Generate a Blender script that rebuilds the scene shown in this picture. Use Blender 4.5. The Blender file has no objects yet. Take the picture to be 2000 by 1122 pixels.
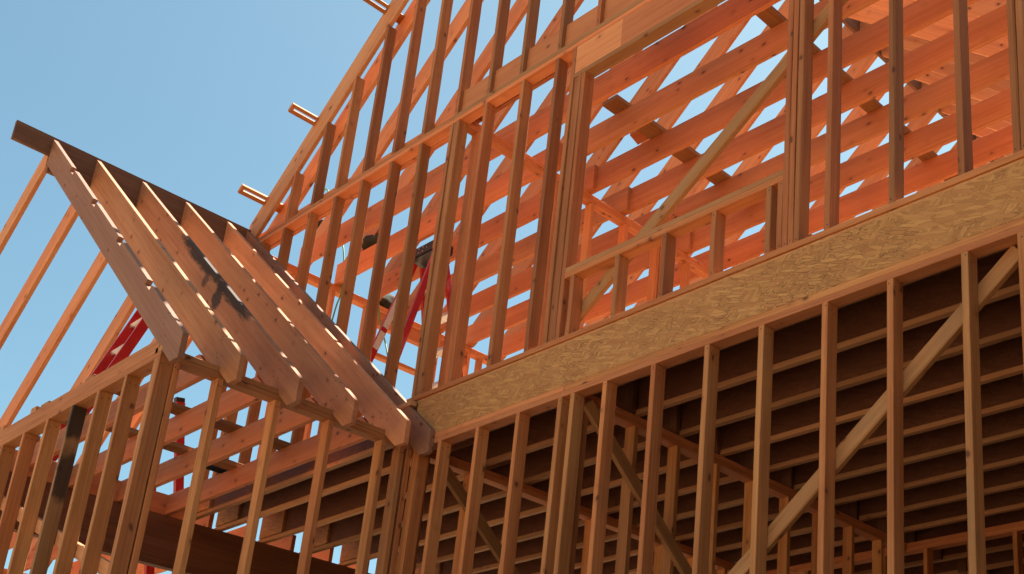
import bpy, bmesh, math, random
from mathutils import Matrix, Vector
S = bpy.context.scene
COL = S.collection
rnd = random.Random(11)
H = 1.4                      # eye height above the ground; all z below are measured from the eye
T, D = .0381, .0889          # thickness and depth of a 2x4
Y0 = 4.506                   # front face of the main gable wall
TH = math.atan(.8333); CT, ST = math.cos(TH), math.sin(TH)

# ------------------------------------------------------------------ materials
class NT:
    def __init__(s, name):
        s.m = bpy.data.materials.new(name); s.m.use_nodes = True
        s.t = s.m.node_tree; s.n = s.t.nodes; s.n.clear()
        s.out = s.n.new('ShaderNodeOutputMaterial'); s.b = s.n.new('ShaderNodeBsdfPrincipled')
        s.t.links.new(s.b.outputs[0], s.out.inputs[0])
    def put(s, sock, v):
        if isinstance(v, bpy.types.NodeSocket): s.t.links.new(v, sock)
        elif v is not None: sock.default_value = v
    def node(s, kind, ins=(), out=0, **kw):
        n = s.n.new(kind)
        for k, v in kw.items(): setattr(n, k, v)
        for k, v in (ins.items() if isinstance(ins, dict) else enumerate(ins)): s.put(n.inputs[k], v)
        return n.outputs[out]
    def math(s, op, a, b=None, c=None, clamp=False):
        return s.node('ShaderNodeMath', [a, b, c][:3 if c is not None else 2], operation=op, use_clamp=clamp)
    def vec(s, op, a, b=None): return s.node('ShaderNodeVectorMath', [a, b], operation=op)
    def noise(s, v, scale=1, detail=2, rough=.5, dist=0, out=0):
        return s.node('ShaderNodeTexNoise', {'Vector': v, 'Scale': scale, 'Detail': detail, 'Roughness': rough, 'Distortion': dist}, out=out)
    def mix(s, f, a, b, mode='MIX'):
        n = s.n.new('ShaderNodeMix'); n.data_type = 'RGBA'; n.blend_type = mode
        s.put(n.inputs[0], f); s.put(n.inputs[6], a); s.put(n.inputs[7], b); return n.outputs[2]
    def ramp(s, v, a, b, c=0., d=1.):
        return s.node('ShaderNodeMapRange', {0: v, 1: a, 2: b, 3: c, 4: d}, interpolation_type='SMOOTHSTEP')
    def bump(s, h, strength=.3, dist=.003):
        s.put(s.b.inputs['Normal'], s.node('ShaderNodeBump', {'Height': h, 'Strength': strength, 'Distance': dist}))

def col(r, g, b): return (r, g, b, 1)

def wood(name, early, late, red=.5, knots=1., grey=.25, stain=None, rough=.7, value=1.):
    N = NT(name)
    oi = N.n.new('ShaderNodeObjectInfo'); R = oi.outputs['Random']
    wn = N.node('ShaderNodeTexWhiteNoise', {'W': N.math('MULTIPLY', R, 91.7)}, out=1, noise_dimensions='1D')
    wc = N.node('ShaderNodeSeparateColor', [wn]); wr, wg, wb = wc.node.outputs
    P = N.n.new('ShaderNodeTexCoord').outputs['Object']
    Po = N.vec('ADD', P, N.vec('MULTIPLY', wn, (41., 23., 17.)))
    sep = N.node('ShaderNodeSeparateXYZ', [P]); px, py, pz = sep.node.outputs
    # growth rings about a pith off to one side
    wob = N.noise(N.vec('MULTIPLY', Po, (.9, 3., 3.)), 1, 3, .55)
    cy = N.math('ADD', py, N.math('MULTIPLY', N.math('SUBTRACT', wr, .5), .22))
    cz = N.math('ADD', pz, N.math('MULTIPLY', N.math('SUBTRACT', wg, .5), .22))
    rr = N.math('SQRT', N.math('ADD', N.math('MULTIPLY', cy, cy), N.math('MULTIPLY', cz, cz)))
    rr = N.math('ADD', rr, N.math('MULTIPLY', wob, .055))
    ring = N.math('SINE', N.math('MULTIPLY', rr, 520.))
    ring = N.math('MULTIPLY_ADD', ring, .5, .5)
    streak = N.noise(N.vec('MULTIPLY', Po, (.8, 60., 60.)), 1, 3, .6)
    wide = N.noise(N.vec('MULTIPLY', Po, (.9, 8., 8.)), 1, 4, .6)
    f = N.math('ADD', N.math('MULTIPLY', ring, .15), N.math('ADD', N.math('MULTIPLY', N.ramp(streak, .3, .7), .33), N.math('MULTIPLY', N.ramp(wide, .3, .72), .52)))
    c = N.mix(f, early, late)
    # piece to piece tint: pinkish red or yellow, paler or darker
    tint = N.mix(wb, col(1.12, .83, .74), col(1.0, 1.06, .98))
    c = N.mix(red, c, N.mix(1., c, tint, 'MULTIPLY'))
    br = N.math('MULTIPLY_ADD', wr, .42, .78 * value)
    c = N.mix(1., c, N.node('ShaderNodeCombineColor', [br, br, br]), 'MULTIPLY')
    # weathered, greyer patches on some pieces
    gp = N.math('MULTIPLY', N.ramp(N.noise(N.vec('MULTIPLY', Po, (1.6, 5., 5.)), 1, 4, .6), .5, .74), N.math('MULTIPLY', N.ramp(wg, .35, .9), grey))
    c = N.mix(gp, c, col(.24, .135, .062))
    # knots
    vp = N.vec('ADD', N.vec('MULTIPLY', Po, (5.2, 8.5, 8.5)), N.vec('SCALE', N.noise(N.vec('MULTIPLY', Po, (9, 22, 22)), 1, 2, .5, out=1), None))
    vp.node.inputs[1].links[0].from_node.inputs['Scale'].default_value = .22
    vd = N.node('ShaderNodeTexVoronoi', {'Vector': vp, 'Scale': 1., 'Randomness': 1.})
    k = N.ramp(vd, .055, .15, 1., 0.)
    halo = N.ramp(vd, .08, .34, 1., 0.)
    c = N.mix(N.math('MULTIPLY', halo, .34 * knots), c, col(.30, .10, .035))
    c = N.mix(N.math('MULTIPLY', k, .82 * knots), c, col(.085, .03, .014))
    for sx, sz, rx, rz, amt in stain or ():
        dx = N.math('DIVIDE', N.math('SUBTRACT', px, sx), rx); dz = N.math('DIVIDE', N.math('SUBTRACT', pz, sz), rz)
        dd = N.math('ADD', N.math('MULTIPLY', dx, dx), N.math('MULTIPLY', dz, dz))
        nz = N.noise(N.vec('MULTIPLY', Po, (7., 9., 26.)), 1, 4, .65)
        sm = N.ramp(N.math('ADD', dd, N.math('MULTIPLY_ADD', nz, 2.2, -1.1)), .35, 1.25, 1., 0.)
        c = N.mix(N.math('MULTIPLY', sm, amt), c, col(.022, .014, .010))
    N.put(N.b.inputs['Base Color'], c)
    N.put(N.b.inputs['Roughness'], N.math('MULTIPLY_ADD', streak, .25, rough - .1))
    N.b.inputs['Specular IOR Level'].default_value = .28
    N.bump(N.math('ADD', streak, N.math('MULTIPLY', k, -.6)), .35, .0025)
    return N.m

def osb(name, c0, c1, c2, scale=1., dark=1., bump=.6):
    N = NT(name)
    P = N.n.new('ShaderNodeTexCoord').outputs['Object']
    R = N.n.new('ShaderNodeObjectInfo').outputs['Random']
    P = N.vec('ADD', P, N.vec('SCALE', (7., 3., 5.), None)); P.node.inputs[1].links[0].from_node.inputs['Scale'].default_value = 1
    N.put(P.node.inputs[1].links[0].from_node.inputs['Scale'], R)
    wob = N.noise(P, 9 * scale, 3, .6, out=1)
    P = N.vec('ADD', P, N.vec('MULTIPLY', N.vec('SUBTRACT', wob, (.5, .5, .5)), (.03, .03, .03)))
    cc = None; hh = None; edge = None
    for i, (ang, sx, sz) in enumerate([(8, 13, 66), (-38, 17, 80), (52, 15, 70), (-14, 11, 58)]):
        mp = N.node('ShaderNodeMapping', {'Vector': P, 'Rotation': (0, math.radians(ang), 0), 'Location': (i * 3.1, 0, i * 1.7)})
        v = N.vec('MULTIPLY', mp, (sx * scale, 2., sz * scale))
        vo = N.n.new('ShaderNodeTexVoronoi'); vo.voronoi_dimensions = '3D'; N.put(vo.inputs['Vector'], v); vo.inputs['Scale'].default_value = 1
        ve = N.n.new('ShaderNodeTexVoronoi'); ve.feature = 'DISTANCE_TO_EDGE'; N.put(ve.inputs['Vector'], v); ve.inputs['Scale'].default_value = 1
        sc = N.node('ShaderNodeSeparateColor', [vo.outputs['Color']]); r_, g_, b_ = sc.node.outputs
        grain = N.noise(N.vec('MULTIPLY', mp, (9, 1, 160)), 1, 2, .5)
        tone = N.math('ADD', N.math('MULTIPLY', r_, .75), N.math('MULTIPLY', grain, .25))
        ci = N.mix(tone, c0, c1)
        ci = N.mix(N.ramp(g_, .72, .98), ci, c2)
        ei = N.ramp(ve.outputs['Distance'], .0, .05, 1., 0.)
        if cc is None: cc, hh, edge = ci, g_, ei
        else:
            m = N.ramp(b_, .46, .50)
            cc = N.mix(m, cc, ci)
            n = N.n.new('ShaderNodeMix'); N.put(n.inputs[0], m); N.put(n.inputs[2], hh); N.put(n.inputs[3], N.math('ADD', g_, .3 * i)); hh = n.outputs[0]
            n = N.n.new('ShaderNodeMix'); N.put(n.inputs[0], m); N.put(n.inputs[2], edge); N.put(n.inputs[3], ei); edge = n.outputs[0]
    patch = N.noise(P, 5 * scale, 3, .6)
    em = N.math('MULTIPLY', edge, N.ramp(patch, .38, .62))
    cc = N.mix(N.math('MULTIPLY', em, .6 * dark), cc, col(.13, .05, .018))
    big = N.noise(P, 1.3, 3, .6)
    cc = N.mix(N.ramp(big, .42, .75, 0., .32), cc, c2)
    N.put(N.b.inputs['Base Color'], cc)
    N.b.inputs['Roughness'].default_value = .62; N.b.inputs['Specular IOR Level'].default_value = .3
    N.bump(N.math('SUBTRACT', hh, N.math('MULTIPLY', em, .8)), bump, .003)
    return N.m

def plain(name, c, rough=.5, metal=0., var=.25, scale=6., spec=.4):
    N = NT(name)
    P = N.n.new('ShaderNodeTexCoord').outputs['Object']
    n = N.noise(P, scale, 4, .6)
    d = col(*[x * (1 - var) for x in c])
    N.put(N.b.inputs['Base Color'], N.mix(N.ramp(n, .3, .7), d, col(*c)))
    N.put(N.b.inputs['Roughness'], N.math('MULTIPLY_ADD', n, .2, rough - .1))
    N.b.inputs['Metallic'].default_value = metal; N.b.inputs['Specular IOR Level'].default_value = spec
    N.bump(n, .15, .004)
    return N.m

M = {}
M['stud'] = wood('stud_lumber', col(.50, .235, .086), col(.29, .102, .032), .62, 1., .5, value=1.12)
M['joist'] = wood('joist_lumber', col(.54, .225, .096), col(.38, .128, .046), .55, .95, .12, value=1.15)
M['rafter'] = wood('rafter_lumber', col(.53, .262, .125), col(.37, .140, .056), .4, 1., .2, value=1.1)
M['dull'] = wood('weathered_rafter_lumber', col(.34, .18, .11), col(.25, .115, .066), .2, 1., .35)
M['charred'] = wood('tar_stained_rafter_lumber', col(.48, .235, .12), col(.30, .115, .05), .3, 1., .3, stain=[(2.15, -.01, .62, .075, .96), (3.0, -.02, .5, .06, .95), (2.78, -.12, .10, .10, .9), (2.42, -.10, .06, .06, .7)])
M['barky'] = wood('bark_stained_stud_lumber', col(.40, .21, .085), col(.24, .11, .04), .2, 1., .5, stain=[(3.0, .0, .16, .03, .9), (2.6, -.005, .22, .012, .85)])
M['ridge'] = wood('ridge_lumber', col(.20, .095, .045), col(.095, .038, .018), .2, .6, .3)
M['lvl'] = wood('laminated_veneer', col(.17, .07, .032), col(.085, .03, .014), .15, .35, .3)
M['flange'] = wood('joist_flange_lumber', col(.50, .27, .13), col(.33, .15, .065), .35, .5, .2)
M['brace'] = wood('weathered_brace_lumber', col(.42, .215, .088), col(.25, .112, .040), .3, .9, .7)
M['osb'] = osb('oriented_strand_board', col(.58, .305, .098), col(.36, .155, .044), col(.45, .20, .066), bump=.9)
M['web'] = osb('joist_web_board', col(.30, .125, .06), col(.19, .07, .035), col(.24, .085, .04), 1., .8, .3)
M['ustud'] = wood('shade_darkened_stud_lumber', col(.40, .18, .068), col(.24, .082, .028), .6, 1., .5)  # same lumber as the lower studs, with their shade darkened into the colour
M['floor'] = osb('subfloor_board', col(.58, .34, .17), col(.48, .22, .085), col(.52, .24, .10), .8, .6, .3)
M['nail'] = plain('nail_head', (.03, .025, .022), .5, .3)
M['red'] = plain('red_fibreglass', (.42, .012, .012), .35, 0, .25, 4)
M['black'] = plain('black_plastic', (.018, .018, .02), .4, 0, .2, 8)
M['alu'] = plain('aluminium', (.62, .60, .57), .35, .8, .2, 12)
M['paper'] = plain('paper_sticker', (.62, .56, .52), .6, 0, .15, 30)
M['ink'] = plain('ink', (.05, .03, .05), .6, 0, .1, 30)
M['cord'] = plain('green_cord', (.10, .30, .09), .5, 0, .2, 20)
M['olive'] = plain('olive_canvas', (.035, .035, .016), .85, 0, .5, 14)
M['conc'] = plain('concrete', (.07, .055, .042), .85, 0, .25, 3)
M['orange'] = plain('orange_plastic', (.60, .10, .04), .4, 0, .15, 10)

def ground_mat():
    N = NT('dry_dirt')
    P = N.n.new('ShaderNodeTexCoord').outputs['Object']
    a = N.noise(P, .35, 6, .65); b = N.noise(P, 9, 5, .7)
    c = N.mix(N.ramp(a, .35, .65), col(.52, .36, .22), col(.42, .28, .165))
    c = N.mix(N.ramp(b, .55, .8), c, col(.20, .15, .11))
    N.put(N.b.inputs['Base Color'], c); N.b.inputs['Roughness'].default_value = .95
    N.bump(N.math('ADD', a, b), .6, .05)
    return N.m
M['ground'] = ground_mat()
M['bounce_cutter_dark'] = plain('bounce_cutter_dark', (.055, .046, .040), .9, 0, .3, 5)  # dark colour for the added sheet that soaks up ground bounce
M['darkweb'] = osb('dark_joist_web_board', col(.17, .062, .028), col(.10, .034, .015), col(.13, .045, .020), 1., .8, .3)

# ------------------------------------------------------------------ builders
def props(o, label=None, cat=None, group=None, kind=None):
    if label: o['label'] = label
    if cat: o['category'] = cat
    if group: o['group'] = group
    if kind: o['kind'] = kind
    return o

def thing(name, loc, label, cat, group=None):
    o = bpy.data.objects.new(name, None); COL.objects.link(o); o.empty_display_size = .2
    o.location = (loc[0], loc[1], loc[2] + H)
    return props(o, label, cat, group)

AX = {'x': ((1, 0, 0), (0, 1, 0), (0, 0, 1)), 'y': ((0, 1, 0), (-1, 0, 0), (0, 0, 1)), 'z': ((0, 0, 1), (0, 1, 0), (-1, 0, 0))}

def link(name, me, mats, world, parent):
    for m in mats: me.materials.append(m)
    o = bpy.data.objects.new(name, me); COL.objects.link(o)
    if parent:
        o.parent = parent
        pm = Matrix.Translation(parent.location) if parent.type == 'EMPTY' and not parent.parent else parent['_w']
        o.matrix_local = pm.inverted() @ world
    else: o.matrix_world = world
    return o

def frame(ex, ey, ez, o):
    m = Matrix.Identity(4)
    for i, v in enumerate((ex, ey, ez)):
        for k in range(3): m[k][i] = v[k]
    m[0][3], m[1][3], m[2][3] = o[0], o[1], o[2] + H
    return m

def nail_disc(bm, c, ax, r=.0042, off=.0008):
    # a little six-sided head lying on the face whose normal is local axis ax (signed)
    s = 1 if ax > 0 else -1; a = abs(ax) - 1; u, v = [i for i in range(3) if i != a]
    vs = []
    for k in range(6):
        p = [0, 0, 0]; p[a] = c[a] + s * off
        p[u] = c[u] + r * math.cos(k * math.pi / 3); p[v] = c[v] + r * math.sin(k * math.pi / 3); vs.append(bm.verts.new(p))
    f = bm.faces.new(vs); f.material_index = 1

def stick_mesh(L, b, c, ch=.0028, bow=0., wane=0., n=2, seed=0, nails=()):
    """lumber: length L along local x, section [0,b] x [0,c] with eased edges, slightly bowed, one edge sometimes waney"""
    R = random.Random(seed); bm = bmesh.new(); loops = []
    by, bz = R.uniform(-bow, bow), R.uniform(-bow, bow)
    we = R.randrange(4); w0 = R.uniform(.1, .8); wl = R.uniform(.08, .3)
    ch = min(ch, b * .2, c * .2)
    for i in range(n):
        t = i / (n - 1); q = math.sin(math.pi * t)
        rad = [ch] * 4
        if wane and abs(t - w0) < wl:
            rad[we] = ch + wane * (1 - ((t - w0) / wl) ** 2) * R.uniform(.4, 1.)
        r0, r1, r2, r3 = rad
        pts = [(r0, 0), (b - r1, 0), (b, r1), (b, c - r2), (b - r2, c), (r3, c), (0, c - r3), (0, r0)]
        loops.append([bm.verts.new((L * t, y + by * q, z + bz * q)) for y, z in pts])
    for a, d in zip(loops, loops[1:]):
        for k in range(8): bm.faces.new((a[k], a[(k + 1) % 8], d[(k + 1) % 8], d[k]))
    bm.faces.new(loops[0][::-1]); bm.faces.new(loops[-1])
    for (c0, ax) in nails: nail_disc(bm, c0, ax)
    bm.normal_update()
    bmesh.ops.recalc_face_normals(bm, faces=[f for f in bm.faces if f.material_index == 0])
    me = bpy.data.meshes.new('lumber'); bm.to_mesh(me); bm.free()
    return me

def board(name, x0, x1, y0, y1, z0, z1, axis, mat='stud', parent=None, bow=0., wane=0., n=2, nails=False, jit=0.):
    """axis-aligned lumber; the grain runs along axis"""
    ex, ey, ez = AX[axis]
    lo, hi = (x0, y0, z0), (x1, y1, z1)
    org, dims = [], []
    size = [hi[i] - lo[i] for i in range(3)]
    o = list(lo)
    for v in (ex, ey, ez):
        i = [abs(k) for k in v].index(1); dims.append(size[i])
        if v[i] < 0: o[i] = hi[i]
    if jit:
        o[0] += rnd.uniform(-jit, jit); o[1] += rnd.uniform(-jit * .6, jit * .6)
    nl = []
    L, b, c = dims
    if nails:
        for e in (.022, L - .022):
            nl.append(((e + rnd.uniform(-.006, .006), 0, c * rnd.uniform(.3, .7)), -2))
            for k in (.25, .7): nl.append(((e + (.02 if e < 1 else -.02) + rnd.uniform(-.01, .01), b * (k + rnd.uniform(-.08, .08)), 0), -3))
    me = stick_mesh(L, b, c, bow=bow, wane=wane, n=max(n, 9 if wane else 5 if bow else 2), seed=rnd.randrange(1 << 30), nails=nl)
    w = frame(ex, ey, ez, o)
    ob = link(name, me, [M[mat], M['nail']] if nl else [M[mat]], w, parent)
    return ob

def beam(name, p0, p1, w, d, up, mat='stud', parent=None, wane=0., center=True):
    """lumber from p0 to p1, width w across, depth d along 'up'"""
    p0, p1 = Vector(p0), Vector(p1); ex = (p1 - p0).normalized(); up = Vector(up)
    ez = (up - ex * up.dot(ex)).normalized(); ey = ez.cross(ex)
    o = p0 - (ey * w / 2 + ez * d / 2 if center else Vector())
    me = stick_mesh((p1 - p0).length, w, d, wane=wane, n=9 if wane else 2, seed=rnd.randrange(1 << 30))
    return link(name, me, [M[mat]], frame(ex, ey, ez, o), parent)

def prism(name, pts, y0, y1, org, th, mat='rafter', parent=None, bevel=.002, nails=()):
    """a plank cut to the outline pts (x,z), thick from y0 to y1, grain along the slope th"""
    c, s = math.cos(th), math.sin(th)
    loc = [((x - org[0]) * c + (z - org[1]) * s, -(x - org[0]) * s + (z - org[1]) * c) for x, z in pts]
    bm = bmesh.new()
    A = [bm.verts.new((u, 0, v)) for u, v in loc]; B = [bm.verts.new((u, y1 - y0, v)) for u, v in loc]
    bm.faces.new(A); bm.faces.new(B[::-1])
    k = len(A)
    for i in range(k): bm.faces.new((A[i], B[i], B[(i + 1) % k], A[(i + 1) % k]))
    bmesh.ops.recalc_face_normals(bm, faces=bm.faces[:])
    if bevel: bmesh.ops.bevel(bm, geom=bm.edges[:], offset=bevel, segments=1, affect='EDGES')
    for (x, z) in nails:
        u = (x - org[0]) * c + (z - org[1]) * s; v = -(x - org[0]) * s + (z - org[1]) * c
        nail_disc(bm, (u, 0, v), -2, .006)
    bm.normal_update()
    me = bpy.data.meshes.new('plank'); bm.to_mesh(me); bm.free()
    return link(name, me, [M[mat], M['nail']], frame((c, 0, s), (0, 1, 0), (-s, 0, c), (org[0], y0, org[1])), parent)

def raw(name, bm, mats, parent=None, loc=(0, 0, 0)):
    """bm in eye-based coordinates relative to loc"""
    bmesh.ops.recalc_face_normals(bm, faces=bm.faces[:])
    me = bpy.data.meshes.new(name); bm.to_mesh(me); bm.free()
    return link(name, me, [M[m] for m in mats], Matrix.Translation((loc[0], loc[1], loc[2] + H)), parent)

def tube(bm, pts, r, seg=8, mi=0):
    rings = []
    for i, p in enumerate(pts):
        p = Vector(p); a = Vector(pts[max(i - 1, 0)]); b = Vector(pts[min(i + 1, len(pts) - 1)])
        t = (b - a).normalized(); u = t.cross(Vector((0.31, .2, .93))).normalized(); v = t.cross(u)
        rings.append([bm.verts.new(p + (u * math.cos(k * 2 * math.pi / seg) + v * math.sin(k * 2 * math.pi / seg)) * r) for k in range(seg)])
    for a, b in zip(rings, rings[1:]):
        for k in range(seg):
            f = bm.faces.new((a[k], a[(k + 1) % seg], b[(k + 1) % seg], b[k])); f.smooth = True; f.material_index = mi
    bm.faces.new(rings[0][::-1]).material_index = mi; bm.faces.new(rings[-1]).material_index = mi

def box(bm, p0, p1, w, d, up, mi=0, w1=None, d1=None):
    p0, p1 = Vector(p0), Vector(p1); ex = (p1 - p0).normalized(); up = Vector(up)
    ez = (up - ex * up.dot(ex)).normalized(); ey = ez.cross(ex)
    vs = []
    for p, ww, dd in ((p0, w, d), (p1, w1 or w, d1 or d)):
        vs.append([bm.verts.new(p + ey * a * ww / 2 + ez * b * dd / 2) for a, b in ((-1, -1), (1, -1), (1, 1), (-1, 1))])
    a, b = vs
    fs = [bm.faces.new(a[::-1]), bm.faces.new(b)] + [bm.faces.new((a[k], a[(k + 1) % 4], b[(k + 1) % 4], b[k])) for k in range(4)]
    for f in fs: f.material_index = mi

ORD = ['first', 'second', 'third', 'fourth', 'fifth', 'sixth', 'seventh', 'eighth', 'ninth', 'tenth', 'eleventh', 'twelfth', 'thirteenth',
       'fourteenth', 'fifteenth', 'sixteenth', 'seventeenth', 'eighteenth', 'nineteenth', 'twentieth']

# ------------------------------------------------------------------ setting
def quad(name, x0, x1, y0, y1, z, mat):
    bm = bmesh.new(); bm.faces.new([bm.verts.new(p) for p in ((x0, y0, 0), (x1, y0, 0), (x1, y1, 0), (x0, y1, 0))])
    me = bpy.data.meshes.new(name); bm.to_mesh(me); bm.free()
    o = bpy.data.objects.new(name, me); COL.objects.link(o); o.location = (0, 0, z); me.materials.append(M[mat]); return o
props(quad('ground', -1500, 1500, -1500, 1500, 0, 'ground'), kind='structure')
props(quad('bounce_cutter', -40, 40, -1.8, 4.40, .004, 'bounce_cutter_dark'), kind='structure')  # added unseen dark sheet, cuts light bouncing up from the near ground
def slab(name, x0, x1, y0, y1, z0, z1, mat, kind='structure'):
    bm = bmesh.new(); box(bm, (0, (y1 - y0) / 2, (z1 - z0) / 2), (x1 - x0, (y1 - y0) / 2, (z1 - z0) / 2), y1 - y0, z1 - z0, (0, 0, 1))
    o = raw(name, bm, [mat], None, (x0, y0, z0)); return props(o, kind=kind)
slab('foundation', -10.30, -2.10, Y0 - .05, 13.3, -H - .2, 0, 'conc')
slab('wing_foundation', -13.5, -6.90, 2.62, Y0 - .051, -H - .2, -.001, 'conc'); slab('side_foundation', -13.5, -10.301, Y0 - .05, 8.6, -H - .2, -.001, 'conc')
slab('upper_floor', -10.255, -2.19, Y0 + .012, 13.2, 3.499, 3.516, 'floor')

# ------------------------------------------------------------------ main gable wall, ground storey
XR = -2.19
W = thing('stud_wall', (-4.6, Y0, 0), 'open stud wall of the ground floor, below the strand board band, bare upright studs', 'stud wall')
board('bottom_plate', -6.93, XR, Y0, Y0 + D, .001, .039, 'x', parent=W)
board('top_plate', -6.93, XR, Y0, Y0 + D, 3.119, 3.1565, 'x', 'joist', W)
board('cap_plate', -6.93, -5.372, Y0 + .001, Y0 + D, 3.1575, 3.1945, 'x', 'joist', W)
board('cap_plate', -5.368, XR, Y0 + .002, Y0 + D, 3.1575, 3.1945, 'x', 'stud', W)
for x in (-6.93, -6.885, -6.64, -6.232, -5.82, -5.418, -5.303, -5.018, -4.612, -4.2, -3.81, -3.388, -2.988, -2.57, -2.276, -2.232):
    board('stud', x, x + T, Y0, Y0 + D, .0395, 3.1185, 'z', 'stud', W, bow=.005, wane=.008 if rnd.random() < .45 else 0, nails=True, jit=.0015)
props(beam('diagonal_brace', (-6.0, 4.6145, .17), (-2.32, 4.6145, 3.095), T, D, (0, 0, 1), 'brace', wane=.006),
      'long diagonal brace nailed behind the ground floor studs, lower right', 'brace')

# rim of the upper floor
bm = bmesh.new()
RIM = thing('rim_board', (-6.9, Y0, 3.195), 'wide yellowish strand board band between the two storeys', 'rim board')
board('strand_panel', -6.95, XR - .004, Y0 + .003, Y0 + .030, 3.1955, 3.498, 'x', 'osb', RIM)
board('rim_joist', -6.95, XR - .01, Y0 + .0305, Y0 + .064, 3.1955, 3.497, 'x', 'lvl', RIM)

# ------------------------------------------------------------------ main gable wall, upper storey
U = thing('stud_wall', (-6.2, Y0, 3.516), 'open stud wall of the upper floor with framed window opening, above the strand board band', 'stud wall')
board('bottom_plate', -10.25, XR, Y0 - .004, Y0 + D, 3.5165, 3.554, 'x', 'stud', U)
board('top_plate', -10.25, XR, Y0, Y0 + D, 5.9055, 5.9425, 'x', 'joist', U)
board('cap_plate', -10.25, -7.03, Y0 + .001, Y0 + D, 5.9432, 5.98, 'x', 'stud', U)
board('cap_plate', -7.026, XR, Y0 - .001, Y0 + D, 5.9432, 5.98, 'x', 'brace', U)
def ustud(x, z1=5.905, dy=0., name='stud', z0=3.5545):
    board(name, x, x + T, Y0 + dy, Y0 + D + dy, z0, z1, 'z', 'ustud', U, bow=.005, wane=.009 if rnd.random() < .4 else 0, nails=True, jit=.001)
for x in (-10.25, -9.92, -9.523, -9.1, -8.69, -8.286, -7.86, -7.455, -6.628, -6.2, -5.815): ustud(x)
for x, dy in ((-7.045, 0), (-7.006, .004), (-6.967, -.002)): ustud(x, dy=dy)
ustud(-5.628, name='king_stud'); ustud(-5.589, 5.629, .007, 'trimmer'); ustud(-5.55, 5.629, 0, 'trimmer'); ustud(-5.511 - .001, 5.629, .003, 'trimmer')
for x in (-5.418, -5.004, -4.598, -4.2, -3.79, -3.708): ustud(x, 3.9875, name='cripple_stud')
board('sill', -5.472, -3.669, Y0, Y0 + D, 3.988, 4.0255, 'x', 'stud', U); board('sill', -5.472, -3.669, Y0 + .002, Y0 + D, 4.0262, 4.064, 'x', 'brace', U)
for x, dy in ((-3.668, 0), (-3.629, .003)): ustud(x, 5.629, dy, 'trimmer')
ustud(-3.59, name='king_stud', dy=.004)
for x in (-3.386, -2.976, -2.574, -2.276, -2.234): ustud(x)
board('header', -5.588, -5.13, Y0 + .002, Y0 + .086, 5.668, 5.9045, 'x', 'joist', U)
board('header', -5.128, -3.593, Y0 + .001, Y0 + .086, 5.668, 5.9045, 'x', 'joist', U)
board('header_plate', -5.588, -3.593, Y0 - .001, Y0 + D, 5.6295, 5.667, 'x', 'brace', U)
props(beam('diagonal_brace', (-5.62, 4.6145, 3.62), (-2.35, 4.6145, 5.86), T, D, (0, 0, 1), 'brace', wane=.006),
      'weathered diagonal brace across the upper window opening', 'brace')

# ------------------------------------------------------------------ gable
C1 = 14.7217                               # z of the roof plane: C1 + .8333 x left of the ridge
XP = -6.20; ZP = C1 + .8333 * XP
def ztop(x): return ZP - .8333 * abs(x - XP)
VD = .235 / CT                             # vertical depth of a 2x10
G = thing('gable_frame', (-6.2, Y0, 5.98), 'triangular gable frame of studs standing on the upper wall plate', 'gable frame')
xs = [-9.523, -9.095, -8.71, -8.296, -7.863, -7.452, -7.016, -6.623, -6.236, -5.813, -5.41, -5.0, -4.6, -4.2, -3.79, -3.385, -2.976]
for x in xs:
    zl, zr = ztop(x) - VD - .002, ztop(x + T) - VD - .002
    pts = [(x, 5.981), (x + T, 5.981), (x + T, zr), (x, zl)]
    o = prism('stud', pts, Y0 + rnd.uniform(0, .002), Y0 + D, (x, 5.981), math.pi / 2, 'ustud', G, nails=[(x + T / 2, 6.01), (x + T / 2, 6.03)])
def slope_poly(xa, xb, top, depth, sgn, notches=()):
    """left slope (sgn=1) outline from eave xa to ridge xb with square notches cut in the top edge"""
    pts = [(xa, top(xa) - depth), (xb, top(xb) - depth), (xb, top(xb))]
    for a, b in sorted(notches, key=lambda q: -q[0]):
        n = (-ST * sgn * .0395, -CT * .0395)
        n = (ST * .0395 * sgn, -CT * .0395)
        pts += [(b, top(b)), (b + n[0], top(b) + n[1]), (a + n[0], top(a) + n[1]), (a, top(a))]
    pts.append((xa, top(xa)))
    return pts
LK = [-10.026, -9.326, -8.39, -7.69, -6.99, -6.45]
rk = slope_poly(-10.22, XP - .019, ztop, VD, 1, [(a - .001, a + .0693) for a in LK])
rk[0] = (-10.10, ztop(-10.10) - VD); rk.insert(0, (-10.22, 5.981)); rk.insert(1, (-10.135, 5.981))
prism('rake_rafter', rk, Y0, Y0 + T, (-10.22, 6.2), TH, 'rafter', G)
rr = [(2 * XP - x, z) for x, z in rk]
prism('rake_rafter', rr, Y0, Y0 + T, (2 * XP + 10.22, 6.2), -TH, 'rafter', G)

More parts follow.
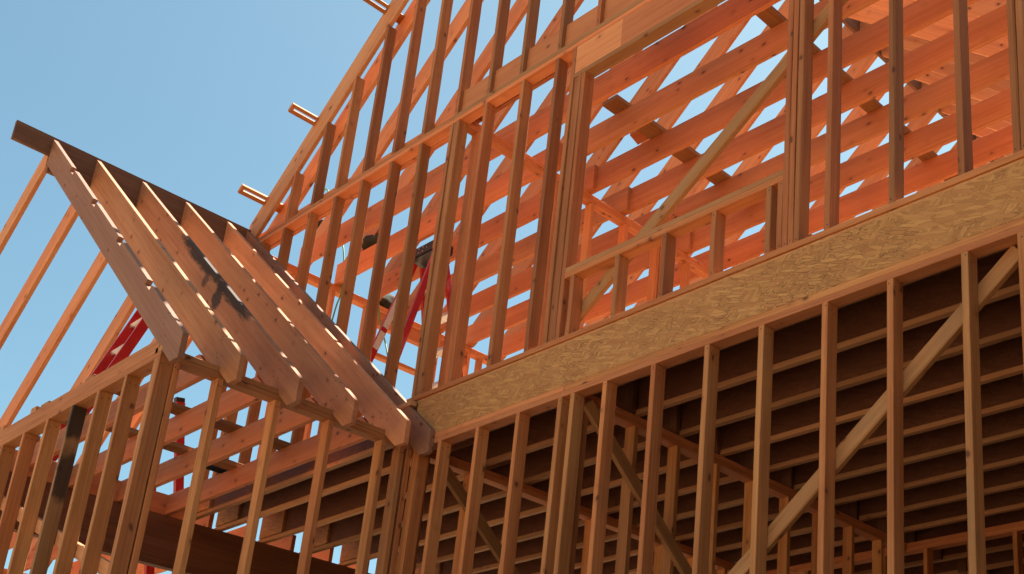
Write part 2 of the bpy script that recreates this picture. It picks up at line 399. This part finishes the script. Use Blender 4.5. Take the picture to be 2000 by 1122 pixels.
lk_words = ['lowest', 'second lowest', 'third lowest', 'fourth lowest', 'fifth lowest', 'topmost']
for k, xa in enumerate(LK):
    bm = bmesh.new()
    L = .0895
    def rail(u0, u1, ya, yb):
        box(bm, ((u0 + u1) / 2, ya, -.0191), ((u0 + u1) / 2, yb, -.0191), u1 - u0, .0378, (0, 0, 1))
    rail(0, .036, 4.268, Y0 - .001); rail(.057, L, 4.268, Y0 - .001); rail(0, L, 4.24, 4.268); rail(0, L, Y0 - .001, 4.6655)
    bmesh.ops.recalc_face_normals(bm, faces=bm.faces[:])
    me = bpy.data.meshes.new('lookout'); bm.to_mesh(me); bm.free()
    # grain runs along y: make that the local x axis
    me.transform(Matrix(((0, 1, 0, 0), (-1, 0, 0, 0), (0, 0, 1, 0), (0, 0, 0, 1))))
    w = frame((0, 1, 0), (-CT, 0, -ST), (-ST, 0, CT), (xa, 0, ztop(xa)))
    props(link('lookout', me, [M['stud']], w, None), lk_words[k] + ' short lookout sticking out over the left gable rake, slotted, sunlit edge', 'lookout', 'lookouts along the gable rake')

# ------------------------------------------------------------------ main roof and ceiling
def rake_poly(mirror):
    p = slope_poly(-10.22, XP - .0195, ztop, VD, 1)
    p[0] = (-10.10, ztop(-10.10) - VD); p.insert(0, (-10.22, 5.982)); p.insert(1, (-10.135, 5.982))
    return [(2 * XP - x, z) for x, z in p] if mirror else p
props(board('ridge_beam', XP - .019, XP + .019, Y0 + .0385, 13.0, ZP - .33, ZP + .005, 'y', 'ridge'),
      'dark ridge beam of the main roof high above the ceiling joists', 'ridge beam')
RY = [4.667] + [5.08 + .411 * k for k in range(19)]
for i, y in enumerate(RY):
    props(prism('rafter', rake_poly(False), y, y + T, (-10.22, 6.2), TH, 'rafter', bevel=0),
          'rafter on the left side of the main roof, %s behind the gable' % ORD[i], 'rafter', 'rafters of the main roof, left slope')
for i, y in enumerate(RY):
    yy = y + (.04 if i else .0)
    props(prism('rafter', rake_poly(True), yy, yy + T, (2 * XP + 10.22, 6.2), -TH, 'rafter', bevel=0),
          'rafter on the right side of the main roof, %s behind the gable' % ORD[i], 'rafter', 'rafters of the main roof, right slope')
JY = [4.658] + [5.076 + .4095 * k for k in range(19)]
props(board('rim_joist', -7.03, XR, 4.541, 4.579, 5.981, 6.216, 'x', 'joist'), 'joist lying on the upper wall plate behind the gable studs', 'joist')
for i, y in enumerate(JY):
    props(board('ceiling_joist', -7.05, XR, y, y + T, 5.981, 6.216, 'x', 'joist', bow=.004),
          'deep orange ceiling joist of the right-hand run, %s behind the gable wall' % ORD[i], 'joist', 'ceiling joists, right-hand run')
for i, y in enumerate(JY):
    yy = y - .0386 if i else 4.5965
    props(board('ceiling_joist', -10.19, -6.86 if i else -7.04, yy, yy + T, 5.981 if i else 5.90, 6.214 if i else 6.133, 'x', 'joist', bow=.004 if i else 0),
          'deep orange ceiling joist of the left-hand run, %s behind the gable wall' % ORD[i], 'joist', 'ceiling joists, left-hand run')
props(board('strongback', -6.245, -6.075, 5.35, 12.5, 6.2165, 6.2535, 'y', 'brace'), 'flat plank laid across the ceiling joists, the longer one left of the window posts', 'plank')
props(board('strongback', -4.632, -4.503, 5.31, 12.0, 6.2165, 6.2535, 'y', 'brace'), 'flat plank laid across the ceiling joists, near the tall window post', 'plank')
bm = bmesh.new(); box(bm, (0, 0, 0), (.19, .02, .03), .11, .035, (.1, .3, 1))
props(raw('offcut_block', bm, ['joist'], None, (-6.36, 5.83, 6.235)), 'short offcut block lying beside the flat plank on the joists', 'wood block')

# upper left outside wall and inner wall (both run away from the camera)
def ywall(name, label, x0, y0, y1, zb, zt, ys, cat='stud wall', cap=True, mat='stud', pm='joist'):
    w = thing(name, (x0, y0, zb), label, cat)
    board('bottom_plate', x0, x0 + D, y0, y1, zb + .001, zb + .038, 'y', pm, w)
    board('top_plate', x0, x0 + D, y0, y1, zt - .0745, zt - .0378, 'y', pm, w)
    if cap: board('cap_plate', x0 + .001, x0 + D, y0, y1, zt - .037, zt - .0005, 'y', pm, w)
    for y in ys: board('stud', x0, x0 + D, y, y + T, zb + .0385, zt - .075, 'z', mat, w, bow=.005, wane=.006 if rnd.random() < .3 else 0, jit=.002)
    return w
UL = ywall('stud_wall', 'left outside stud wall of the upper floor behind the red stepladder', -10.255, Y0 + D + .001, 12.9, 3.516, 5.98,
           [4.64, 5.02, 5.43, 5.84, 5.95, 6.72, 7.13, 7.30, 7.7, 8.1, 8.5, 8.9, 9.3, 9.7, 10.1, 10.5, 10.9, 11.3, 11.7, 12.1, 12.5, 12.86], mat='joist')
board('window_header', -10.25, -10.17, 5.99, 7.125, 5.76, 5.904, 'y', 'joist', UL)
board('window_sill', -10.254, -10.168, 5.99, 6.718, 5.425, 5.462, 'y', 'stud', UL)
board('window_sill', -10.254, -10.168, 5.99, 6.718, 4.78, 4.817, 'y', 'stud', UL)
UC = ywall('stud_wall', 'inner stud wall of the upper floor carrying the lapped ceiling joists', -7.029, Y0 + D + .001, 9.6, 3.516, 5.98,
           [4.70, 5.12, 5.53, 5.935, 6.345, 6.75, 6.80, 7.16, 7.57, 7.98, 8.39, 8.8, 9.2], mat='joist')
ywall('stud_wall', 'right-hand outside stud wall of the upper floor at the building corner', XR - D, Y0 + D + .001, 12.9, 3.516, 5.98, [4.9 + .406 * k for k in range(19)], mat='joist')

# ------------------------------------------------------------------ under the upper floor
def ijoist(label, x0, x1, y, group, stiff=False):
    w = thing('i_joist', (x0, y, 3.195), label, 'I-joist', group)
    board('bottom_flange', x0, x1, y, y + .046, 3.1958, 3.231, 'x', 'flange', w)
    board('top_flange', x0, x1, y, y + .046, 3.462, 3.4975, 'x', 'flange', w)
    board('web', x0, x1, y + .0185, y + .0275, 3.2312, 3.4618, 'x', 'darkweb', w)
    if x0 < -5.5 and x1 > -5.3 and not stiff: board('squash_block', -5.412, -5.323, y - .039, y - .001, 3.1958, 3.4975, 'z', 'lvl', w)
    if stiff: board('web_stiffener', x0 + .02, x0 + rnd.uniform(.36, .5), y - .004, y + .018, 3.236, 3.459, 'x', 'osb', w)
for k in range(20):
    y = 5.094 + .4225 * (k - 1)
    if y > 12.8: break
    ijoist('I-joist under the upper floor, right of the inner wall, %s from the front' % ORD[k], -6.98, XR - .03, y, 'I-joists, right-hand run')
for k in range(20):
    y = 4.757 + .4225 * k
    if y > 12.8: break
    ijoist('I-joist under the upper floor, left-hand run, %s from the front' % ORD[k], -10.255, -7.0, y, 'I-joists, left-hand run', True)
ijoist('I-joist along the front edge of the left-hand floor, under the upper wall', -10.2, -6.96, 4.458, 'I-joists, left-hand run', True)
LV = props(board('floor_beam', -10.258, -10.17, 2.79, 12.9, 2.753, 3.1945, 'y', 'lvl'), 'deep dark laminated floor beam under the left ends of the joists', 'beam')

WA = ywall('stud_wall', 'ground floor inner stud wall in line with the small roof eave', -7.035, Y0 + D + .002, 8.32, 0, 3.195, [4.63 + .4064 * k for k in range(9)])
WB = ywall('stud_wall', 'ground floor inner stud wall in the middle of the dark room', -5.415, Y0 + D + .002, 8.32, 0, 3.195, [4.61, 4.655] + [5.095 + .4064 * k for k in range(8)])
props(beam('diagonal_brace', (-6.926, 4.75, 3.09), (-6.926, 7.6, .75), D, T, (1, 0, 0), 'brace'), 'diagonal brace on the inner wall seen between the leftmost ground floor studs', 'brace')
props(beam('diagonal_brace', (-5.306, 4.65, 3.11), (-5.306, 7.4, .75), D, T, (1, 0, 0), 'brace'), 'diagonal brace on the middle inner wall of the dark room', 'brace')
F = thing('stud_wall', (-6, 8.33, 0), 'cross stud wall at the back of the dark ground floor room', 'stud wall')
board('bottom_plate', -10.1, XR, 8.33, 8.33 + D, .001, .039, 'x', parent=F)
board('top_plate', -10.1, XR, 8.33, 8.33 + D, 3.119, 3.1565, 'x', 'joist', F); board('cap_plate', -10.1, XR, 8.331, 8.33 + D, 3.1575, 3.1945, 'x', 'joist', F)
for k in range(20): 
    x = -10.05 + .4064 * k
    board('stud', x, x + T, 8.33, 8.33 + D, .0395, 3.1185, 'z', 'stud', F, bow=.005)
bk = thing('back_wall', (-6, 12.95, 0), 'far outside wall of the ground floor, sheathed in strand board', 'wall')
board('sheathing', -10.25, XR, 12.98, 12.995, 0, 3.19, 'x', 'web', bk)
board('top_plate', -10.25, XR, 12.89, 12.978, 3.12, 3.1945, 'x', 'joist', bk)
for k in range(20): board('stud', -10.2 + .4064 * k, -10.2 + .4064 * k + T, 12.89, 12.978, .001, 3.1195, 'z', 'stud', bk)
sw = thing('side_wall', (XR, 8, 0), 'right outside wall of the ground floor, sheathed in strand board', 'wall')
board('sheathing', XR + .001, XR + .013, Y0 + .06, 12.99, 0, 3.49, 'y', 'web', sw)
for k in range(20): board('stud', XR - D, XR, 4.64 + .4064 * k, 4.64 + .4064 * k + T, .001, 3.119, 'z', 'stud', sw)
board('top_plate', XR - D, XR, Y0 + D + .001, 12.88, 3.1195, 3.1945, 'y', 'joist', sw)

# ------------------------------------------------------------------ the wing with the small roof
XW = -6.935; YF = 2.686; XWL = -13.44; XRG = -10.187
WS = thing('stud_wall', (XW, YF, 0), 'side stud wall under the cut rafter tails of the small roof', 'stud wall')
board('top_plate', XW - D, XW, YF + D, Y0 - .001, 3.119, 3.1565, 'y', 'stud', WS)
board('cap_plate', XW - D, XW, YF + .001, Y0 - .001, 3.1575, 3.1945, 'y', 'stud', WS)
board('bottom_plate', XW - D, XW, YF + D, Y0 - .001, .001, .039, 'y', 'stud', WS)
for y in (2.778, 3.055, 3.449, 3.84, 4.253, 4.405, 4.465):
    board('stud', XW - D, XW, y, y + T, .0395, 3.1185, 'z', 'stud', WS, bow=.005, wane=.012 if y in (3.449, 3.055) else 0, nails=True)
WF = thing('stud_wall', (XWL, YF, 0), 'front stud wall under the small roof at lower left, close-set studs', 'stud wall')
board('top_plate', XWL, XW, YF, YF + D, 3.119, 3.1565, 'x', 'stud', WF)
board('cap_board', XWL + .25, -6.992, YF + .001, YF + D, 3.1575, 3.262, 'x', 'stud', WF, wane=.006)
board('bottom_plate', XWL, XW, YF, YF + D, .001, .039, 'x', 'stud', WF)
for i, x in enumerate([-13.43, -13.05, -12.65, -12.24, -11.83, -11.43, -11.02, -10.62, -10.21, -9.81, -9.41, -9.012, -8.607, -8.194, -7.804, -7.41, -7.012, -6.974]):
    dk = x == -8.194
    board('stud', x, x + T, YF, YF + D, .0395, 3.1185, 'z', 'barky' if dk else 'stud', WF, bow=.005, wane=.014 if dk else .006 if rnd.random() < .4 else 0, nails=True)
WL = ywall('stud_wall', 'far left side wall under the small roof', XWL, YF + D + .001, 8.4, 0, 3.195, [2.9 + .4064 * k for k in range(14)])

def wtop(x): return 3.206 - .8333 * (x + 6.686) if x > XRG else 3.206 - .8333 * (2 * XRG - x + 6.686)
WV = .295; WV1 = .252; WVT = .252
bm = bmesh.new(); yz = [(2.388, 5.955), (2.700, 5.955), (2.700, 5.80), (Y0 - .002, 5.80), (Y0 - .002, 6.131), (2.388, 6.131)]
vA = [bm.verts.new((y - 2.388, -.018, z - 5.955)) for y, z in yz]; vB = [bm.verts.new((y - 2.388, .018, z - 5.955)) for y, z in yz]
bm.faces.new(vA); bm.faces.new(vB[::-1])
for k in range(6): bm.faces.new((vA[k], vB[k], vB[(k + 1) % 6], vA[(k + 1) % 6]))
bmesh.ops.recalc_face_normals(bm, faces=bm.faces[:]); me = bpy.data.meshes.new('ridge'); bm.to_mesh(me); bm.free()
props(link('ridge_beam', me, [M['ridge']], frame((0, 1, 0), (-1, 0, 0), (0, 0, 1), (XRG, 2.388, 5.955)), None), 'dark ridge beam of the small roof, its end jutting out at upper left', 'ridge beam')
WRY = [2.686, 3.052, 3.453, 3.857, 4.267, 4.4665]
NT_ = [(-9.501, -9.413), (-8.816, -8.728), (-8.100, -8.012), (-7.405, -7.317)]
def wing_poly(notches, mirror, WV=WV):
    xt = -6.686; xr = XRG + .0185
    pts = [(xr, wtop(xr) - WV), (xr, wtop(xr))]
    for a, b in notches:
        n = (-ST * .038, -CT * .038)
        pts += [(a, wtop(a)), (a + n[0], wtop(a) + n[1]), (b + n[0], wtop(b) + n[1]), (b, wtop(b))]
    pts += [(xt, wtop(xt)), (xt, 3.040), (-6.805, 3.040)]
    bx = XW + .002
    bot = lambda x: wtop(x) - WV
    xs_ = -6.686 + (3.206 - WV - 3.1955) / .8333      # where the underside meets the plate top
    pts[-1] = (-6.686 + (3.206 - WVT - 3.040) / .8333, 3.040)
    pts += [(bx, wtop(bx) - WVT), (bx, 3.1955), (xs_, 3.1955)]
    return [(2 * XRG - x, z) for x, z in pts] if mirror else pts
wl = ['front rafter of the small roof, right slope, with square notches cut along its top',
      'second rafter on the small roof right slope, just behind the notched front one',
      'black tar-stained rafter on the small roof right slope',
      'pale rafter just behind the black-stained one on the small roof',
      'reddish fifth rafter on the small roof right slope, beside the last one',
      'last rafter of the small roof, laid flat against the main wall beside the strand board']
for i, y in enumerate(WRY):
    nl = [(-6.98 + rnd.uniform(-.12, .1), 3.30 + rnd.uniform(-.05, .12)) for _ in range(7)] + [(-10.1, 6.0), (-10.1, 5.9)]
    o = prism('rafter', wing_poly(NT_ if i == 0 else [], False, WV1 if i == 0 else WV), y, y + T, (XRG, wtop(XRG + .001)), -TH, 'charred' if i == 2 else 'dull' if i in (0, 5) else 'rafter', nails=nl)
    props(o, wl[i], 'rafter', 'rafters of the small roof, right slope')
lw = ['front', 'second', 'third', 'fourth', 'fifth', 'rearmost']
for i, y in enumerate(WRY):
    o = prism('rafter', wing_poly([], True, WV1 if i == 0 else WV), y, y + T, (XRG, wtop(XRG + .001)), TH, 'rafter')
    props(o, '%s rafter on the left slope of the small roof, running down to the left' % lw[i], 'rafter', 'rafters of the small roof, left slope')
for i, y in enumerate(WRY[1:5]):
    pts = [(-13.34, 3.1956), (-7.045, 3.1956), (-7.27, 3.3793), (-13.12, 3.3793)]
    o = prism('ceiling_joist', pts, y, y + T, (-13.4, 3.1956), 0, 'joist')
    props(o, 'ceiling joist under the small roof, %s from its front wall' % ORD[i], 'joist', 'ceiling joists of the small roof')
for x, lab in ((-8.40, 'flat plank across the small roof joists, the one nearer the eave'), (-9.15, 'flat plank across the small roof joists, near the dark beam')):
    props(board('strongback', x, x + .14, 2.80, 4.44, 3.380, 3.417, 'y', 'brace'), lab, 'plank')
bw = ['nearest the front', 'second from the front', 'third from the front', 'fourth from the front', 'beside the main wall']
for i, (ya, yb) in enumerate([(2.80, 3.0505), (3.0915, 3.4515), (3.4925, 3.8555), (3.8965, 4.2655), (4.3065, 4.4565)]):
    props(board('blocking', -10.212, -10.174, ya, yb, 3.1955, 3.378, 'y', 'joist'), 'block standing on the dark floor beam between joists, ' + bw[i], 'blocking', 'blocks on the floor beam')
props(beam('diagonal_brace', (-10.6, 2.7945, 3.18), (-7.02, 2.7945, 1.77), T, D, (0, 0, 1), 'rafter'), 'diagonal brace behind the front studs at lower left', 'brace')
for k in range(9):
    y = 4.70 + .4064 * k
    props(board('ceiling_joist', -13.36, -10.262, y, y + T, 3.1955, 3.38, 'x', 'joist'), 'joist left of the dark floor beam, %s behind the small roof' % ORD[k], 'joist', 'joists left of the floor beam')
for x, lab in ((-8.93, 'small block on the front wall plate of the small roof, the one nearer its corner'), (-9.52, 'small block on the front wall plate of the small roof, the left one')):
    bm = bmesh.new(); box(bm, (0, 0, .02), (0, .26, .02), .09, .038, (0, 0, 1)); props(raw('wood_block', bm, ['stud'], None, (x, 2.69, 3.2625)), lab, 'wood block')
bm = bmesh.new(); tube(bm, [(0, 0, 0), (0, .35, 0)], .03, 14)
props(raw('pipe', bm, ['black'], None, (-9.28, 4.05, 3.41)), 'black pipe lying across the joists under the small roof', 'pipe')

# ------------------------------------------------------------------ added house shape to the right, out of view, blocking side light
BLK = thing('light_blocker', (3, 2, -H), 'added house-shaped block out of view to the right, keeping side light off the studs', 'house')
bm = bmesh.new(); box(bm, (9 - 3, 0, 4.2), (9 - 3, 20, 4.2), 11, 8.4, (0, 0, 1)); raw('wall', bm, ['web'], BLK, (3, -1, -H))
bm = bmesh.new()
a_ = [bm.verts.new(p) for p in ((.1, -.4, 8.4), (11.9, -.4, 8.4), (6, -.4, 12.2))]; b_ = [bm.verts.new((p.co.x, 20.4, p.co.z)) for p in a_]
bm.faces.new(a_); bm.faces.new(b_[::-1])
for k in range(3): bm.faces.new((a_[k], b_[k], b_[(k + 1) % 3], a_[(k + 1) % 3]))
raw('roof', bm, ['lvl'], BLK, (3, -1, -H))
for k in range(4):
    bm = bmesh.new(); box(bm, (.47, 2.5 + 4.4 * k, 5.9), (.53, 2.5 + 4.4 * k, 5.9), 1.2, 1.3, (0, 0, 1)); raw('window', bm, ['black'], BLK, (3, -1, -H))

# ------------------------------------------------------------------ ladders and odds and ends
SL = thing('stepladder', (-8.78, 5.6, 3.516), 'red stepladder with black top cap standing on the upper floor behind the studs', 'stepladder')
def P(dx, dy, z): return (dx, dy, z)
zt = 2.36
for sx in (-1, 1):
    for sy in (-1, 1):
        bm = bmesh.new()
        box(bm, (sx * .32, sy * .62, 0.0), (sx * .165, sy * .05, zt - .05), .030, .060, (0, 1, 0))
        raw('rail', bm, ['red'], SL, (-8.78, 5.6, 3.516))
for k in range(7):
    f = (k + 1) * .125; bm = bmesh.new()
    w = .32 - (.155) * f; y = .62 - .57 * f
    box(bm, (-w, y, f * zt), (w, y, f * zt), .085, .03, (0, 0, 1)); raw('step', bm, ['alu'], SL, (-8.78, 5.6, 3.516))
for k in range(2):
    f = .10 + k * .16; bm = bmesh.new(); w = .32 - .155 * f; y = -.62 + .57 * f
    box(bm, (-w, y, f * zt), (w, y, f * zt), .03, .03, (0, 0, 1)); raw('rear_bar', bm, ['alu'], SL, (-8.78, 5.6, 3.516))
bm = bmesh.new(); box(bm, (-.22, 0, zt + .02), (.22, 0, zt + .02), .20, .11, (0, 0, 1))
bmesh.ops.bevel(bm, geom=bm.edges[:], offset=.012, segments=2, affect='EDGES')
cap = raw('top_cap', bm, ['black'], SL, (-8.78, 5.6, 3.516))
bm = bmesh.new()
for u, v in ((-.1, 0), (-.04, .02), (-.04, -.02), (.02, .02), (.02, -.02), (.08, 0)):
    box(bm, (u, -.1015, zt + .02 + v), (u, -.104, zt + .02 + v), .012, .012, (0, 0, 1))
raw('rivet', bm, ['alu'], SL, (-8.78, 5.6, 3.516))
for (f0, f1, mt) in ((.68, .86, 'paper'), (.58, .66, 'paper')):
    bm = bmesh.new()
    a = (-.32 + .155 * f0 + .0195, -.62 + .57 * f0 , f0 * (zt - .05)); b = (-.32 + .155 * f1 + .0195, -.62 + .57 * f1, f1 * (zt - .05))
    box(bm, a, b, .002, .06, (0, 1, 0)); raw('sticker', bm, [mt], SL, (-8.78, 5.6, 3.516))

EL = thing('extension_ladder', (-11.0, 3.0, 2.0), 'red extension ladder leaning behind the left slope of the small roof', 'ladder')
a, b = Vector((0, 3.3, 3.30)), Vector((0, 4.02, 5.47))
dirv = (b - a)
for x in (-10.41, -10.8):
    bm = bmesh.new(); box(bm, (x, a.y, a.z) , (x, b.y, b.z), .03, .085, (0, -1, .3)); raw('rail', bm, ['red'], EL)
for k in range(7):
    q = a + dirv * (.06 + k * .147); bm = bmesh.new(); box(bm, (-10.79, q.y, q.z), (-10.42, q.y, q.z), .04, .032, (0, -.3, 1)); raw('rung', bm, ['alu'], EL)

SL2 = thing('ladder', (-10.95, 4.9, .0), 'red ladder with black end cap seen through the small roof joists', 'ladder')
for x in (-10.75, -11.30):
    bm = bmesh.new(); box(bm, (x, 5.27, .003), (x, 4.432, 4.46), .05, .075, (0, 1, 0)); raw('rail', bm, ['red'], SL2)
    bm = bmesh.new(); box(bm, (x, 4.425, 4.462), (x, 4.418, 4.50), .055, .08, (0, 1, 0)); raw('end_cap', bm, ['black'], SL2)
for k in range(13):
    z = .3 + .32 * k; bm = bmesh.new(); y = 5.27 - .188 * z; box(bm, (-11.27, y, z), (-10.78, y, z), .035, .03, (0, 0, 1)); raw('rung', bm, ['alu'], SL2)

def spline(pts, n=8):
    out = []
    for i in range(len(pts) - 1):
        p0, p1, p2, p3 = (Vector(pts[max(i - 1, 0)]), Vector(pts[i]), Vector(pts[i + 1]), Vector(pts[min(i + 2, len(pts) - 1)]))
        for k in range(n):
            t = k / n
            out.append(.5 * ((2 * p1) + (-p0 + p2) * t + (2 * p0 - 5 * p1 + 4 * p2 - p3) * t * t + (-p0 + 3 * p1 - 3 * p2 + p3) * t ** 3))
    out.append(Vector(pts[-1])); return out
bm = bmesh.new(); tube(bm, spline([(-10.95, 5.5, 7.1), (-10.86, 5.5, 7.38), (-10.74, 5.5, 7.32), (-10.62, 5.5, 7.0), (-10.25, 5.5, 6.5), (-10.11, 5.5, 5.967), (-10.17, 5.5, 5.743), (-10.23, 5.5, 5.45)]), .008, 6)
props(raw('power_cord', bm, ['cord']), 'thin green cord looping over the left end of the ceiling joists', 'cord')
bm = bmesh.new(); tube(bm, spline([(-9.5, 5.5, 5.98), (-9.42, 5.5, 5.65), (-9.312, 5.5, 5.328), (-9.121, 5.5, 4.975), (-8.95, 5.5, 4.6), (-8.7, 5.5, 4.3)]), .007, 6)
props(raw('power_cord', bm, ['cord']), 'thin green cord hanging down left of the red stepladder', 'cord')

# round olive lamp shade hanging under a joist
bm = bmesh.new(); rings = []
for i in range(9):
    t = i / 8 * math.pi / 2; r = .125 * math.cos(t) + .004; z = -.11 * math.sin(t)
    rings.append([bm.verts.new((r * math.cos(k * math.pi / 10), r * math.sin(k * math.pi / 10), z)) for k in range(20)])
for a_, b_ in zip(rings, rings[1:]):
    for k in range(20): bm.faces.new((a_[k], a_[(k + 1) % 20], b_[(k + 1) % 20], b_[k])).smooth = True
bm.faces.new(rings[0]); bm.faces.new(rings[-1][::-1])
props(raw('hanging_bowl', bm, ['olive'], None, (-10.10, 5.2, 6.50)), 'dark olive round bowl shape seen under the ceiling joist near the left eave', 'bowl')
def lump(name, loc, sx, sy, sz, label, cat):
    bm = bmesh.new(); bmesh.ops.create_icosphere(bm, subdivisions=3, radius=1)
    R = random.Random(len(label))
    for v in bm.verts:
        k = 1 + .22 * math.sin(v.co.x * 5 + R.random() * .4) * math.cos(v.co.y * 4) + .1 * R.uniform(-1, 1)
        v.co = Vector((v.co.x * sx * k, v.co.y * sy * k, max(v.co.z, -.7) * sz * k))
    for f in bm.faces: f.smooth = True
    props(raw(name, bm, ['olive'], None, loc), label, cat)
lump('canvas_bag', (-9.68, 5.56, 6.31), .16, .12, .12, 'dark crumpled bag on the ceiling joists left of the stepladder', 'bag')
lump('canvas_bag', (-10.2, 6.12, 6.05), .06, .16, .10, 'dark crumpled bag on the left wall plate just left of the stepladder', 'bag')

# ------------------------------------------------------------------ light, sky, camera
SX, SY, SZ = -.08, 1., 2.0
el = math.atan2(SZ, math.hypot(SX, SY))
sun = bpy.data.lights.new('sun', 'SUN'); sun.energy = 5.0; sun.angle = math.radians(.53); sun.color = (1., .91, .78)
so = bpy.data.objects.new('sun', sun); COL.objects.link(so)
so.rotation_euler = Vector((SX, SY, SZ)).to_track_quat('Z', 'Y').to_euler()
so.location = (0, 20, 40)
w = bpy.data.worlds.new('World'); S.world = w; w.use_nodes = True
nt = w.node_tree; bg = nt.nodes['Background']
sky = nt.nodes.new('ShaderNodeTexSky'); sky.sky_type = 'NISHITA'; sky.sun_disc = False
sky.sun_elevation = el; sky.sun_rotation = math.atan2(SX, SY); sky.altitude = 100; sky.air_density = 1.0; sky.dust_density = 1.6; sky.ozone_density = 1.5
tint = nt.nodes.new('ShaderNodeMix'); tint.data_type = 'RGBA'; tint.blend_type = 'MULTIPLY'; tint.inputs[0].default_value = 1
nt.links.new(sky.outputs[0], tint.inputs[6]); tint.inputs[7].default_value = (.92, 1.16, 1., 1)
nt.links.new(tint.outputs[2], bg.inputs[0]); bg.inputs[1].default_value = .052

Rm = [[0.7497112479543925, 0.6600387719149952, 0.0477688628670525], [-0.19556708474542692, 0.28993921569786374, -0.9368504504800548], [-0.6322076874373178, 0.693025303123524, 0.34645254967413097]]
f, px, py = 2395.17, 1384.44, 952.89
cam = bpy.data.cameras.new('camera'); co = bpy.data.objects.new('camera', cam); COL.objects.link(co)
r, d_, fw = (Vector(v) for v in Rm)
co.matrix_world = frame(r, -d_, -fw, (0, 0, 0))
cam.sensor_width = 36; cam.lens = f / 2000 * 36
cam.shift_x = -(px - 1000) / 2000; cam.shift_y = (py - 561) / 2000
cam.clip_start = .05; cam.clip_end = 5000
S.camera = co
S.view_settings.view_transform = 'Standard'; S.view_settings.look = 'None'; S.view_settings.exposure = 1.68; S.view_settings.gamma = 1
S.cycles.max_bounces = 10; S.cycles.diffuse_bounces = 6
S.cycles.use_denoising = True
